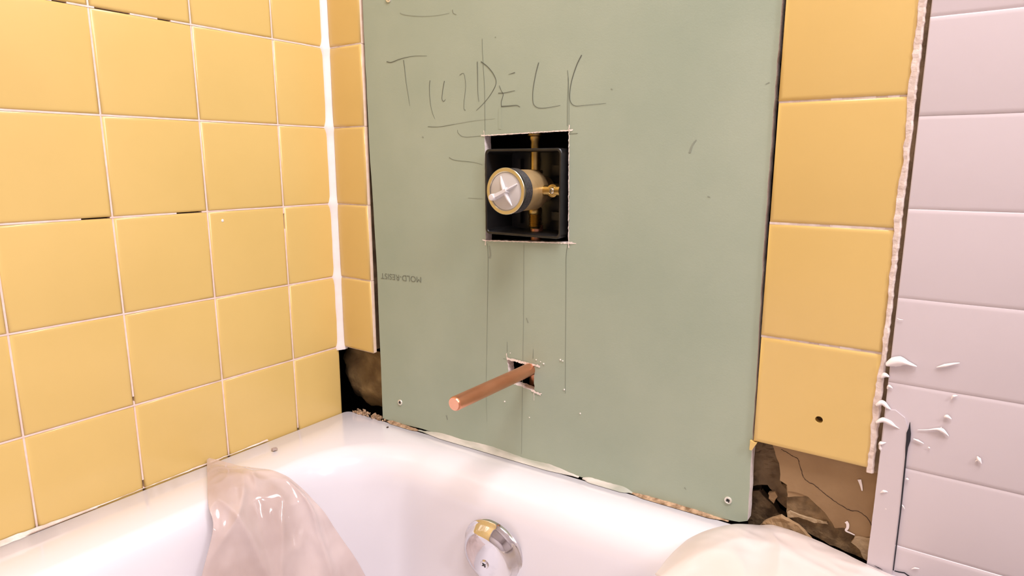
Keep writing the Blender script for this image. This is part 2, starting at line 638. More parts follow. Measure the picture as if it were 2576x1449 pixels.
# broken plaster under the right hand tiles
rr = random.Random(3)
top = 1.9
A = densify([(0.6333, 0.5021), (0.6378, 0.4918), (0.6424, 0.4799), (0.6449, 0.4685), (0.6449, 0.4612), (0.6520, 0.4585), (0.6530, 0.4527), (0.6634, 0.4541), (0.6718, 0.4520), (0.6805, 0.4458), (0.6880, 0.4411), (0.6923, 0.4366), (0.6980, 0.4279), (0.7056, 0.4306), (0.7157, 0.4259), (0.7282, 0.4287), (0.7316, 0.4024)]
            + [(0.7355, 0.40), (0.7355, top), (0.624, top)], 0.004, 0.0005, rr)
slab('plaster_sheet', [A], 0.0110, 0.020, ['plaster', 'plaster_pale'], wall_back, rough=0.0, seed=58)
B = densify([(0.6448, 0.4643), (0.6513, 0.4565), (0.6532, 0.4276), (0.6545, 0.4206), (0.6656, 0.4158), (0.6806, 0.4100), (0.6952, 0.4068), (0.7032, 0.4061), (0.7171, 0.4042), (0.7303, 0.4009), (0.7291, 0.4392), (0.7020, 0.4651), (0.6614, 0.4693)], 0.004, 0.0006, rr)
slab('scratch_coat', [B], 0.0150, 0.026, ['mud_stain', 'plaster_pale'], wall_back, rough=0.0009, seed=60)
Lg = densify([(0.6539, 0.4290), (0.6564, 0.4311), (0.6650, 0.4297), (0.6754, 0.4296), (0.6906, 0.4300), (0.6918, 0.4285), (0.6798, 0.4262), (0.6694, 0.4269), (0.6642, 0.4270), (0.6549, 0.4232)], 0.003, 0.0005, rr)
slab('plaster_ledge', [Lg], 0.0125, 0.016, 'plaster_pale', wall_back, rough=0.0012, seed=46)
Lh = densify([(0.6517, 0.4577), (0.6586, 0.4586), (0.6722, 0.4568), (0.6735, 0.4536), (0.6635, 0.4493), (0.6532, 0.4454)], 0.003, 0.0004, rr)
slab('plaster_ledge', [Lh], 0.0120, 0.016, 'plaster', wall_back)
Pc = densify([(0.7162, 0.4259), (0.7287, 0.4288), (0.7296, 0.4041), (0.7252, 0.4059), (0.7207, 0.4137), (0.7136, 0.4181)], 0.003, 0.0005, rr)
slab('plaster_chip', [Pc], 0.0100, 0.015, ['plaster_pale', 'plaster'], wall_back, rough=0.0005, seed=59)
D = densify([(0.6081, 0.4952), (0.6327, 0.4966), (0.6409, 0.4730), (0.6435, 0.4528), (0.6502, 0.4511), (0.6509, 0.4276), (0.6452, 0.4308), (0.6406, 0.4331), (0.6378, 0.4410), (0.6307, 0.4464), (0.6169, 0.4421), (0.6106, 0.4581)], 0.004, 0.0008, rr)
slab('rough_mortar', [D], 0.0240, 0.034, 'mud', wall_back, rough=0.0022, seed=36)
E_ = densify([(0.6107, 0.4312), (0.6221, 0.4347), (0.6294, 0.4281), (0.6378, 0.4218), (0.6427, 0.4158), (0.6495, 0.4136), (0.6304, 0.3987), (0.6134, 0.3914)], 0.004, 0.0006, rr)
slab('lath_board', [E_], 0.0300, 0.040, 'mud_stain', wall_back, rough=0.0012, seed=43)
Fc = densify([(0.6333, 0.4401), (0.6392, 0.4432), (0.6421, 0.4385), (0.6390, 0.4306), (0.6343, 0.4341)], 0.003, 0.0004, rr)
slab('plaster_chip', [Fc], 0.0200, 0.026, 'plaster', wall_back, rough=0.0015, seed=41)
Gc = densify([(0.6283, 0.4046), (0.6333, 0.4121), (0.6405, 0.4195), (0.6498, 0.4252), (0.6563, 0.4237), (0.6628, 0.4217), (0.6716, 0.4162), (0.6782, 0.4113), (0.6849, 0.4040), (0.6374, 0.3863)], 0.003, 0.0006, rr)
slab('mortar_lump', [Gc], 0.0065, 0.0120, 'plaster', wall_back, rough=0.0022, seed=42)
slab('tile_shard', [densify([(0.6165, 0.5007), (0.6231, 0.4999), (0.6204, 0.4945), (0.6183, 0.4909), (0.6164, 0.4908)], 0.002, 0.0003, rr)], -0.0004, 0.0034, 'tile', wall_back)
bm = bmesh.new()
cr = smooth_path([(0.6436, 0.4947), (0.6500, 0.4929), (0.6544, 0.4905), (0.6597, 0.4891), (0.6616, 0.4843), (0.6643, 0.4767), (0.6674, 0.4705), (0.6717, 0.4676), (0.6769, 0.4663), (0.6833, 0.4623), (0.6896, 0.4584), (0.6968, 0.4548), (0.7038, 0.4519), (0.7098, 0.4503), (0.7163, 0.4514), (0.7212, 0.4495), (0.7253, 0.4463), (0.7285, 0.4411)], 4)
cr = [Vector((p.x + rr.uniform(-0.0003, 0.0003), p.y + rr.uniform(-0.0003, 0.0003))) for p in cr]
add_ribbon(bm, cr, [0.0005 + 0.0004 * rr.random() for _ in cr], 0.01085)
from_bm('crack', bm, 'crack', wall_back)
for pts in ([(0.7071, 0.4379), (0.7087, 0.4361), (0.7090, 0.4321), (0.7079, 0.4288), (0.7118, 0.4278), (0.7157, 0.4269)], [(0.7144, 0.4836), (0.7163, 0.4785), (0.7177, 0.4732)]):
    bm = bmesh.new()
    add_ribbon(bm, smooth_path(pts, 4), taper(4 * (len(pts) - 1) + 1, 0.0032, 0.0010), 0.0102)
    from_bm('caulk_drip', bm, 'smear', wall_back)

# insulation showing in the hole beside the left wall
bm = bmesh.new()
NU, NV = 18, 18
grid = []
for i in range(NU + 1):
    line = []
    for j in range(NV + 1):
        u, v = i / NU, j / NV
        x = -0.034 + 0.098 * u
        zz = 0.392 + 0.100 * v
        r2 = ((u - 0.60) / 0.80) ** 2 + ((v - 0.60) / 0.62) ** 2
        y = 0.026 + 0.030 * max(0, r2 - 0.40) + 0.006 * noise.noise(Vector((x * 45, 3.1, zz * 60)))
        line.append(bm.verts.new((x, min(y, 0.1), zz + 0.004 * noise.noise(Vector((x * 50, 1, zz * 30))))))
    grid.append(line)
for i in range(NU):
    for j in range(NV):
        bm.faces.new((grid[i][j], grid[i + 1][j], grid[i + 1][j + 1], grid[i][j + 1]))
from_bm('insulation', bm, 'insulation', wall_back, smooth=True)

# white wall beyond the tub: painted courses
bm = bmesh.new()
add_box(bm, 0.7355, ROOM_X, 0.010, 0.16, 0.0, ROOM_Z)
wall_side = structure(from_bm('wall_side', bm, 'white_wall'), 'glossy white painted wall of horizontal courses beside the tub')
WX0 = 0.7292


def course_mesh(length, h):
    bm = bmesh.new()
    nx = 40
    prof = [(0.0, 0.012), (0.0, 0.0008), (0.0007, 0.00058), (0.0018, 0.0002), (0.0038, 0.0), (h - 0.0038, 0.0), (h - 0.0018, 0.0002),
            (h - 0.0007, 0.00058), (h, 0.0008), (h, 0.012)]
    prev = None
    for i in range(nx + 1):
        x = length * (i / nx) ** 2
        wv = 0.0004 * noise.noise(Vector((x * 22, h * 10, 5)))
        cur = [bm.verts.new((x, y, zz + (wv if 0 < k < 9 else 0))) for k, (zz, y) in enumerate(prof)]
        if prev:
            for k in range(len(cur) - 1):
                bm.faces.new((prev[k], cur[k], cur[k + 1], prev[k + 1]))
        else:
            bm.faces.new(cur)
        prev = cur
    bmesh.ops.recalc_face_normals(bm, faces=bm.faces[:])
    me = bpy.data.meshes.new('course')
    bm.to_mesh(me)
    bm.free()
    me.polygons.foreach_set('use_smooth', [True] * len(me.polygons))
    me.materials.append(M['white_wall'])
    return me


cme = course_mesh(ROOM_X - WX0, 0.0760)
for k in range(-16, 8):
    o = link('course', cme, None, wall_side, (WX0, rnd.uniform(-0.0003, 0.0003), 0.8880 - 0.0757 * k))
    o.rotation_euler.x = rnd.uniform(-0.006, 0.006)
# smooth filler strip along the lower left edge of the white wall
slab('filler_strip', [densify([(WX0 - 0.0004, 0.396), (0.7494, 0.396), (0.7490, 0.545), (0.745, 0.556), (0.737, 0.561), (WX0 + 0.001, 0.560)],
                              0.006, 0.0002, rr)], -0.0016, 0.002, 'white_wall', wall_side)
bm = bmesh.new()
mk = [(0.7491, 0.5531), (0.7493, 0.5473), (0.7492, 0.5429), (0.7495, 0.5363), (0.7490, 0.5298), (0.7493, 0.5206), (0.7497, 0.4980), (0.7503, 0.4674), (0.7503, 0.4360), (0.7503, 0.4101)]
add_ribbon(bm, mk, [0.0004, 0.0016, 0.0034, 0.0032, 0.0020, 0.0012, 0.0013, 0.0011, 0.0011, 0.0010], -0.00205)
mk2 = [(0.7512, 0.4101), (0.7549, 0.4103), (0.7589, 0.4111), (0.7625, 0.4094), (0.7671, 0.4061)]
from_bm('black_seam', bm, 'ink', wall_side)
bm = bmesh.new()
add_ribbon(bm, mk2, [0.0012, 0.0014, 0.0014, 0.0014, 0.001], -0.00205)
from_bm('black_seam', bm, 'ink', wall_side)
bm = bmesh.new()
add_ribbon(bm, [(0.7353, 0.4091), (0.7386, 0.4083), (0.7419, 0.4076)], [0.0003, 0.0009, 0.0003], -0.00215)
from_bm('black_seam', bm, 'ink', wall_side)
# lumps and tails of white caulk on the white wall


def blob_strip(bm, pts, widths, y, height):
    sp = smooth_path(pts, 6)
    n = len(sp)
    prev = None
    for i in range(n):
        t = i / (n - 1)
        k = t * (len(widths) - 1)
        a = int(min(k, len(widths) - 2))
        w = widths[a] + (widths[a + 1] - widths[a]) * (k - a)
        d = sp[min(n - 1, i + 1)] - sp[max(0, i - 1)]
        d.normalize()
        nr = Vector((-d.y, d.x))
        hgt = height * min(1.0, w / 0.003)
        cur = []
        for s, yy in ((-0.5, 0.0), (-0.25, -hgt * 0.75), (0.0, -hgt), (0.25, -hgt * 0.7), (0.5, 0.0)):
            q = sp[i] + nr * w * s
            cur.append(bm.verts.new((q.x, y + yy, q.y)))
        if prev:
            for j in range(4):
                bm.faces.new((prev[j], prev[j + 1], cur[j + 1], cur[j]))
        prev = cur


for pts, ws, hh in (
        ([(0.7266, 0.6008), (0.7316, 0.6041), (0.7366, 0.6058), (0.7418, 0.6052), (0.7490, 0.6034)], [0.003, 0.0085, 0.009, 0.004, 0.0006], 0.0035),
        ([(0.7631, 0.6053), (0.7689, 0.6079), (0.7746, 0.6104), (0.7786, 0.6119)], [0.0005, 0.003, 0.002, 0.0005], 0.0018),
        ([(0.7237, 0.5463), (0.7288, 0.5500), (0.7342, 0.5489), (0.7384, 0.5467), (0.7426, 0.5448)], [0.002, 0.005, 0.005, 0.002, 0.0004], 0.003),
        ([(0.7553, 0.5473), (0.7627, 0.5491), (0.7687, 0.5512), (0.7725, 0.5511), (0.7758, 0.5488), (0.7778, 0.5470)], [0.0004, 0.0008, 0.002, 0.004, 0.002, 0.0004], 0.002),
        ([(0.7721, 0.5541), (0.7718, 0.5509), (0.7778, 0.5470)], [0.0004, 0.002, 0.0004], 0.0016),
        ([(0.7530, 0.5382), (0.7563, 0.5375), (0.7609, 0.5360)], [0.0008, 0.0022, 0.0005], 0.0016),
        ([(0.7761, 0.5797), (0.7776, 0.5827), (0.7801, 0.5837)], [0.0006, 0.0025, 0.0006], 0.0018),
        ([(0.7730, 0.5629), (0.7748, 0.5641), (0.7780, 0.5625)], [0.001, 0.0035, 0.0008], 0.0018),
        ([(0.7989, 0.5347), (0.8003, 0.5321), (0.8025, 0.5288)], [0.0008, 0.0035, 0.0006], 0.0018),
        ([(0.7982, 0.5299), (0.8003, 0.5321), (0.8013, 0.5339)], [0.0004, 0.002, 0.0004], 0.0016),
        ([(0.7330, 0.4809), (0.7359, 0.4835), (0.7393, 0.4838)], [0.001, 0.0035, 0.0006], 0.002),
        ([(0.7377, 0.4646), (0.7388, 0.4672), (0.7417, 0.4654)], [0.0006, 0.0018, 0.0005], 0.0014),
        ([(0.7222, 0.5623), (0.7266, 0.5657), (0.7309, 0.5626), (0.7338, 0.5609)], [0.002, 0.005, 0.003, 0.0005], 0.0025),
        ([(0.7238, 0.5884), (0.7262, 0.5913), (0.7296, 0.5903)], [0.002, 0.005, 0.001], 0.0025),
        ([(0.7293, 0.5791), (0.7304, 0.5818), (0.7332, 0.5804)], [0.001, 0.003, 0.0005], 0.0018),
        ([(0.7277, 0.5259), (0.7295, 0.5280), (0.7334, 0.5299)], [0.001, 0.004, 0.0005], 0.0025),
        ([(0.7286, 0.5262), (0.7293, 0.5230), (0.7299, 0.5207)], [0.002, 0.003, 0.0005], 0.002),
        ([(0.7501, 0.4750), (0.7515, 0.4738), (0.7531, 0.4715)], [0.0006, 0.0014, 0.0004], 0.0012),
        ([(0.7512, 0.4995), (0.7522, 0.5001), (0.7533, 0.4998)], [0.001, 0.0024, 0.001], 0.0016),
        ([(0.7644, 0.5327), (0.7650, 0.5332), (0.7659, 0.5328)], [0.0006, 0.0018, 0.0006], 0.0012),
        ([(0.7639, 0.4162), (0.7664, 0.4181), (0.7696, 0.4188)], [0.0006, 0.0018, 0.0006], 0.0012),
        ([(0.7303, 0.6435), (0.7322, 0.6424), (0.7351, 0.6424)], [0.0004, 0.001, 0.0004], 0.001)):
    bm = bmesh.new()
    blob_strip(bm, pts, ws, -0.0010, hh)
    from_bm('caulk_smear', bm, 'smear', wall_side, smooth=True)

# ------------------------------------------------------------------ bathtub
tub = thing('bathtub', 'white enamelled bathtub filling the foot of the picture', 'bathtub', (0.0, 0.0, 0.0))


def rounded_loop(x0, x1, y0, y1, r, n=14):
    """closed loop (counter clockwise from above) of a rounded rectangle, straight runs subdivided"""
    pts = []
    cs = ((x1 - r, y1 - r, 0), (x0 + r, y1 - r, PI / 2), (x0 + r, y0 + r, PI), (x1 - r, y0 + r, 1.5 * PI))
    for k, (cx, cy, a0) in enumerate(cs):
        for i in range(n + 1):
            a = a0 + (PI / 2) * i / n
            pts.append((cx + r * math.cos(a), cy + r * math.sin(a)))
        nx = cs[(k + 1) % 4]
        a1 = nx[2]
        e = (nx[0] + r * math.cos(a1), nx[1] + r * math.sin(a1))
        s = pts[-1]
        for i in range(1, 12):
            pts.append((s[0] + (e[0] - s[0]) * i / 12, s[1] + (e[1] - s[1]) * i / 12))
    return pts


def tilt_z(x):
    return 0.012 * max(0.0, min(1.0, x / 0.6)) ** 1.2


bm = bmesh.new()
OX0, OX1, OY0, OY1 = 0.0012, 0.765, -1.55, 0.0050
loops = []
# outer skirt up to the rim, over it, down into the basin
spec = [  # (inset from the outer box: left, right, front, back, corner radius, z)
    ('o', 0.000, 0.0030, TUB_Z - 0.30), ('o', 0.000, 0.0030, TUB_Z - 0.03), ('o', 0.000, 0.004, TUB_Z - 0.010), ('o', 0.0015, 0.006, TUB_Z - 0.003),
    ('o', 0.005, 0.010, TUB_Z)]
for kind, ins, rad, z in spec:
    loops.append([(x, y, z + tilt_z(x)) for x, y in rounded_loop(OX0 + ins, OX1 - ins, OY0 + ins, OY1 - ins, rad)])
# basin mouth
MX0, MX1, MY0, MY1 = 0.086, 0.690, -1.47, -0.030
basin = [(0.0, 0.0, 0.125), (0.008, -0.0006, 0.120), (0.016, -0.0030, 0.117), (0.024, -0.0075, 0.114), (0.031, -0.0145, 0.112),
         (0.037, -0.025, 0.11), (0.041, -0.040, 0.11), (0.046, -0.075, 0.11), (0.052, -0.13, 0.11), (0.060, -0.20, 0.11),
         (0.072, -0.26, 0.11), (0.090, -0.30, 0.115), (0.12, -0.325, 0.12), (0.17, -0.336, 0.10), (0.24, -0.340, 0.05)]
for ins, dz, rad in basin:
    loops.append([(x, y, TUB_Z + dz + tilt_z(x)) for x, y in
                  rounded_loop(MX0 + ins * (0.62 if ins < 0.042 else 1.0 - 0.016 / ins), MX1 - ins * 1.0, MY0 + ins * 1.6, MY1 - ins * 1.15, rad)])
vl = [[bm.verts.new(p) for p in lp] for lp in loops]
for a, b in zip(vl, vl[1:]):
    n = len(a)
    for i in range(n):
        j = (i + 1) % n
        bm.faces.new((a[i], a[j], b[j], b[i]))
bm.faces.new(vl[-1])
shell = from_bm('shell', bm, 'enamel', tub, smooth=True)
# plain skirt down to the floor on the room side
box('apron', 0.735, 0.762, -1.545, 0.0, 0.0, TUB_Z - 0.2, 'enamel', tub)
box('foot_block', 0.05, 0.70, -1.45, -0.10, 0.0, TUB_Z - 0.345, 'enamel', tub)
# round overflow plate
OV = Matrix.Translation((0.354, -0.0795, 0.322)) @ Matrix.Rotation(math.radians(7), 4, 'X') @ OUT
plate = lathe('overflow_plate', [(0.0425, 0.0), (0.0425, 0.003), (0.0418, 0.0045), (0.0400, 0.0052), (0.0382, 0.0080), (0.0355, 0.0135), (0.0325, 0.0175),
                                 (0.028, 0.0196), (0.020, 0.0204), (0.010, 0.0207), (0.0, 0.0208)],
              OV, 'chrome', tub, seg=64, angle=50)
scr = lathe('screw', [(0.0055, 0.0), (0.0055, 0.0012), (0.0048, 0.0020), (0.0030, 0.0023), (0.0014, 0.0016), (0.0, 0.0010)],
            OV @ Matrix.Translation((0.0005, -0.004, 0.0204)), 'chrome', plate, seg=24)
bm = bmesh.new()
for ang in (0.6, 0.6 + PI / 2):
    bmx = bmesh.new()
    add_box(bmx, -0.003, 0.003, -0.0006, 0.0006, 0, 0.0003)
    bmesh.ops.transform(bmx, matrix=OV @ Matrix.Translation((0.0005, -0.004, 0.0227)) @ Matrix.Rotation(ang, 4, 'Z'), verts=bmx.verts[:])
    tmp = bpy.data.meshes.new('tmp')
    bmx.to_mesh(tmp)
    bmx.free()
    bm.from_mesh(tmp)
    bpy.data.meshes.remove(tmp)
from_bm('screw_slot', bm, 'screw_dark', plate)
# dirty caulk line where the tub meets the left tiles
bm = bmesh.new()
rr = random.Random(12)
y = -0.14
prev = None
while y > -1.5:
    s = 0.35 + 0.9 * max(0, noise.noise(Vector((y * 14, 0.3, 0))) + 0.25)
    if y < -0.38:
        s += min(0.7, (-0.38 - y) * 12)
    cur = [bm.verts.new(p) for p in ((0.0010, y, TUB_Z + 0.0024 * s + rr.uniform(-0.0004, 0.0004)),
                                     (0.0012 + 0.0012 * s, y, TUB_Z + 0.0014 * s),
                                     (0.0040 * s + rr.uniform(-0.0005, 0.0008), y, TUB_Z + 0.0003))]
    if prev:
        for i in range(2):
            bm.faces.new((prev[i], prev[i + 1], cur[i + 1], cur[i]))
    prev = cur
    y -= 0.006
from_bm('old_caulk_line', bm, 'ragged_grout', tub)
bm = bmesh.new()
y = -0.36
pts = []
prev = None
while y > -0.80:
    w = 0.0009 * max(0.1, 0.6 + noise.noise(Vector((y * 30, 4, 0))))
    xo = 0.0052 + 0.0016 * noise.noise(Vector((y * 18, 9, 0)))
    cur = [bm.verts.new((xo - w, y, TUB_Z + 0.0011)), bm.verts.new((xo + w, y, TUB_Z + 0.0007))]
    if prev:
        bm.faces.new((prev[0], prev[1], cur[1], cur[0]))
    prev = cur
    y -= 0.005
from_bm('dirt_line', bm, 'chip', tub)

# ------------------------------------------------------------------ green drywall panel
dry = thing('drywall_panel', 'green moisture resistant drywall panel with pencil writing and two cut openings', 'drywall', (0.35, 0.0, TUB_Z))
dry_inv = Matrix.Translation((-0.35, 0.0, -TUB_Z))


def child_of_dry(o):
    o.matrix_parent_inverse = dry_inv
    return o


DY = 0.004     # the panel sits a little behind the tile faces
rr = random.Random(5)
left_edge = [(0.0770, 1.90)] + [(0.0735, 0.9901), (0.0742, 0.8876), (0.0756, 0.7805), (0.0782, 0.7141), (0.0805, 0.6401), (0.0805, 0.5519), (0.0808, 0.4667), (0.0804, 0.3963)]
bottom = [(0.1115, 0.3962), (0.1519, 0.3986), (0.1903, 0.3997), (0.2620, 0.4018), (0.3274, 0.4032), (0.3876, 0.4023), (0.4323, 0.4013), (0.4742, 0.4014), (0.5136, 0.4025), (0.5508, 0.4030), (0.5857, 0.4049), (0.6179, 0.4077)]
right_edge = [(0.6184, 0.4115), (0.6179, 0.4601), (0.6176, 0.4990), (0.6162, 0.5864), (0.6143, 0.7042), (0.6143, 0.8319), (0.6145, 0.9172)] + [(0.6150, 1.90)]
outline = densify(left_edge[:-1], 0.02, 0.0003, rr, closed=False)[:-1] + densify(left_edge[-1:] + bottom, 0.008, 0.0004, rr, closed=False)[:-1] \
    + densify(right_edge, 0.01, 0.0004, rr, closed=False)
hole_valve = densify([(0.2790, 0.8077), (0.3979, 0.8105), (0.3998, 0.6854), (0.2795, 0.6795)], 0.004, 0.00035, rr)
hole_spout = densify([(0.3125, 0.5314), (0.3272, 0.5309), (0.3535, 0.5316), (0.3538, 0.4967), (0.3155, 0.5003)], 0.003, 0.0006, rr)
board = child_of_dry(slab('board', [outline, hole_valve, hole_spout], DY, DY + 0.0127, ['green', 'gypsum'], dry))

# torn paper along the cuts
def fray_line(a, b, w, y, rr, step=0.0018):
    bm = bmesh.new()
    a, b = Vector(a), Vector(b)
    n = max(2, int((b - a).length / step))
    d = (b - a).normalized()
    nr = Vector((-d.y, d.x))
    prev = None
    for i in range(n + 1):
        p = a.lerp(b, i / n)
        l = p + nr * w * rr.uniform(0.3, 1.0)
        r = p - nr * w * rr.uniform(0.3, 1.0)
        yy = DY + y - rr.uniform(0, 0.0006)
        cur = (bm.verts.new((l.x, yy, l.y)), bm.verts.new((r.x, yy, r.y)))
        if prev:
            bm.faces.new((prev[0], prev[1], cur[1], cur[0]))
        prev = cur
    child_of_dry(from_bm('torn_paper', bm, 'fray', dry))


q = [(0.2790, 0.8077), (0.3979, 0.8105), (0.3998, 0.6854), (0.2795, 0.6795)]
fray_line(q[0], q[1], 0.0009, -0.0003, rr)
fray_line(q[1], q[2], 0.0008, -0.0003, rr)
fray_line(q[3], (q[2][0] + 0.010, q[2][1] - 0.0004), 0.0010, -0.0003, rr)
for cpt, sx, sz in ((q[0], -1, 1), (q[1], 1, 1), (q[3], -1, -1), (q[2], 1, -1)):
    fray_line((cpt[0] - 0.001 * sx, cpt[1]), (cpt[0] + sx * 0.005, cpt[1] + 0.0003), 0.0012, -0.0004, rr)
    fray_line(cpt, (cpt[0] + 0.0005 * sx, cpt[1] + sz * 0.006), 0.0009, -0.0004, rr)
s4 = [(0.3125, 0.5314), (0.3535, 0.5316), (0.3538, 0.4967), (0.3155, 0.5003)]
fray_line(s4[0], (s4[1][0] + 0.009, s4[1][1] - 0.0012), 0.0022, -0.0005, rr)
fray_line((s4[2][0] - 0.004, s4[2][1] + 0.001), (s4[2][0] + 0.010, s4[2][1] - 0.002), 0.0022, -0.0005, rr)
fray_line(s4[0], (s4[0][0] - 0.0004, s4[0][1] + 0.007), 0.0010, -0.0004, rr)
fray_line(s4[2], (s4[2][0] + 0.0004, s4[2][1] - 0.012), 0.0005, -0.0004, rr)
bm = bmesh.new()
for (px, pz) in [(0.3628, 0.5363), (0.3674, 0.5347), (0.3564, 0.5377), (0.3585, 0.4956), (0.3644, 0.4958), (0.3910, 0.5439), (0.3943, 0.5431), (0.3469, 0.4605), (0.4195, 0.4827), (0.3174, 0.5396), (0.3971, 0.5078), (0.3086, 0.4732)]:
    bmesh.ops.create_icosphere(bm, subdivisions=1, radius=rr.uniform(0.0006, 0.0012), matrix=Matrix.Translation((px, DY - 0.0003, pz)))
child_of_dry(from_bm('gypsum_crumb', bm, 'fray', dry))
bpy.data.objects['gypsum_crumb']['kind'] = 'stuff'

# handwriting
WY = DY - 0.00035
letters = [
    ('pencil_letter', [([(0.1154, 0.9075), (0.1240, 0.9059), (0.1373, 0.9082), (0.1503, 0.9096), (0.1666, 0.9100), (0.1878, 0.9081)], 0.0011, 0.0004), ([(0.1465, 0.9068), (0.1479, 0.8978), (0.1499, 0.8798), (0.1537, 0.8590), (0.1554, 0.8486)], 0.0010, 0.0003)]),
    ('pencil_letter', [([(0.1920, 0.8781), (0.1909, 0.8695), (0.1915, 0.8519), (0.1951, 0.8378), (0.1992, 0.8301)], 0.0010, 0.0003)]),
    ('pencil_letter', [([(0.2163, 0.8758), (0.2131, 0.8644), (0.2117, 0.8545), (0.2145, 0.8513), (0.2174, 0.8536)], 0.0010, 0.0005), ([(0.2409, 0.8807), (0.2458, 0.8827), (0.2487, 0.8801), (0.2504, 0.8669), (0.2476, 0.8489), (0.2475, 0.8405), (0.2499, 0.8389)], 0.0005, 0.0006)]),
    ('pencil_letter', [([(0.2690, 0.8944), (0.2692, 0.8762), (0.2693, 0.8597), (0.2708, 0.8477)], 0.0010, 0.0004), ([(0.2744, 0.8940), (0.2851, 0.8867), (0.2941, 0.8768), (0.2968, 0.8673), (0.2894, 0.8561), (0.2786, 0.8461), (0.2667, 0.8378)], 0.0011, 0.0005)]),
    ('pencil_letter', [([(0.3044, 0.8407), (0.3163, 0.8407), (0.3265, 0.8408), (0.3316, 0.8386)], 0.0011, 0.0007), ([(0.3015, 0.8647), (0.3045, 0.8587), (0.3072, 0.8539), (0.3045, 0.8460), (0.3047, 0.8407)], 0.0006, 0.0009), ([(0.3000, 0.8561), (0.3090, 0.8559), (0.3243, 0.8575)], 0.0009, 0.0005), ([(0.3243, 0.8776), (0.3149, 0.8761)], 0.0010, 0.0003)]),
    ('pencil_letter', [([(0.3569, 0.8858), (0.3532, 0.8746), (0.3495, 0.8571), (0.3493, 0.8448), (0.3521, 0.8390), (0.3591, 0.8362), (0.3714, 0.8364), (0.3861, 0.8379)], 0.0011, 0.0004)]),
    ('pencil_letter', [([(0.4120, 0.8890), (0.4060, 0.8790), (0.3999, 0.8625), (0.3979, 0.8476), (0.3998, 0.8399), (0.4056, 0.8364), (0.4158, 0.8364), (0.4429, 0.8372)], 0.0012, 0.0003)]),
]
for nm, it in letters:
    (strokes(nm, it, 'pencil', WY, dry))
(strokes('pencil_line', [
    ([(0.2766, 0.9197), (0.2769, 0.9059), (0.2782, 0.8826), (0.2795, 0.8650), (0.2797, 0.8354), (0.2798, 0.8126)], 0.0006, 0.0006),
    ([(0.3946, 0.8746), (0.3958, 0.8628), (0.3952, 0.8412), (0.3954, 0.8150)], 0.0006, 0.0006), ([(0.3955, 0.8671), (0.3970, 0.8411), (0.3975, 0.8149)], 0.0004, 0.0005),
    ([(0.1866, 0.8212), (0.2059, 0.8204), (0.2315, 0.8227)], 0.0008, 0.0006),
    ([(0.2363, 0.8157), (0.2379, 0.8113), (0.2477, 0.8067), (0.2734, 0.8074)], 0.0006, 0.0005), ([(0.3978, 0.8066), (0.4088, 0.8069)], 0.0006, 0.0006),
    ([(0.2312, 0.9579), (0.2327, 0.9536), (0.2375, 0.9513)], 0.0008, 0.0005),
    ([(0.2217, 0.7820), (0.2316, 0.7784), (0.2605, 0.7759), (0.2755, 0.7726)], 0.0007, 0.0004),
    ([(0.2820, 0.6762), (0.2831, 0.6521), (0.2812, 0.5799)], 0.0006, 0.0005), ([(0.2812, 0.5799), (0.2782, 0.4775)], 0.0004, 0.0003),
    ([(0.3983, 0.6830), (0.3965, 0.6667), (0.3970, 0.6341), (0.3983, 0.5030)], 0.0008, 0.0004),
    ([(0.3125, 0.5533), (0.3125, 0.5403)], 0.0003, 0.0006), ([(0.3522, 0.5507), (0.3517, 0.5384)], 0.0003, 0.0007),
    ([(0.3062, 0.5303), (0.3112, 0.5301)], 0.0005, 0.0003)], 'pencil_mid', WY + 0.0001, dry))
(strokes('pencil_line', [
    ([(0.3375, 0.6787), (0.3373, 0.5877), (0.3359, 0.4845), (0.3349, 0.4080)], 0.0005, 0.0005), ([(0.2315, 0.8227), (0.2642, 0.8258), (0.2953, 0.8270)], 0.0006, 0.0003),
    ([(0.1427, 0.9654), (0.1507, 0.9619), (0.1755, 0.9571), (0.2013, 0.9545), (0.2262, 0.9544)], 0.0008, 0.0004), ([(0.2522, 0.7316), (0.2751, 0.7313)], 0.0006, 0.0004),
    ([(0.2782, 0.4775), (0.2792, 0.4378)], 0.0003, 0.0003)], 'pencil_faint', WY + 0.0001, dry))
(strokes('pencil_smudge', [
    ([(0.2851, 0.6734), (0.2869, 0.6625), (0.2850, 0.6574)], 0.0022, 0.0030), ([(0.5371, 0.7846), (0.5395, 0.7923), (0.5433, 0.7972)], 0.0025, 0.0012),
    ([(0.6090, 0.8473), (0.6056, 0.8458)], 0.0010, 0.0006), ([(0.2081, 0.4307), (0.2102, 0.4247)], 0.0028, 0.0016), ([(0.5576, 0.7423), (0.5604, 0.7416)], 0.0008, 0.0008),
    ([(0.3414, 0.5883), (0.3444, 0.5827)], 0.0012, 0.0012), ([(0.5504, 0.4279), (0.5523, 0.4257)], 0.0012, 0.0008), ([(0.4480, 0.8519), (0.4499, 0.8506)], 0.0009, 0.0009),
    ([(0.2954, 0.9197), (0.2971, 0.9191)], 0.0009, 0.0009), ([(0.1759, 0.8087), (0.1786, 0.8076)], 0.0020, 0.0016)], 'pencil_faint', WY + 0.00015, dry))
(strokes('primer_dab', [([(0.3025, 0.8389), (0.3024, 0.8146)], 0.0045, 0.0050)], 'green', WY + 0.0001, dry))

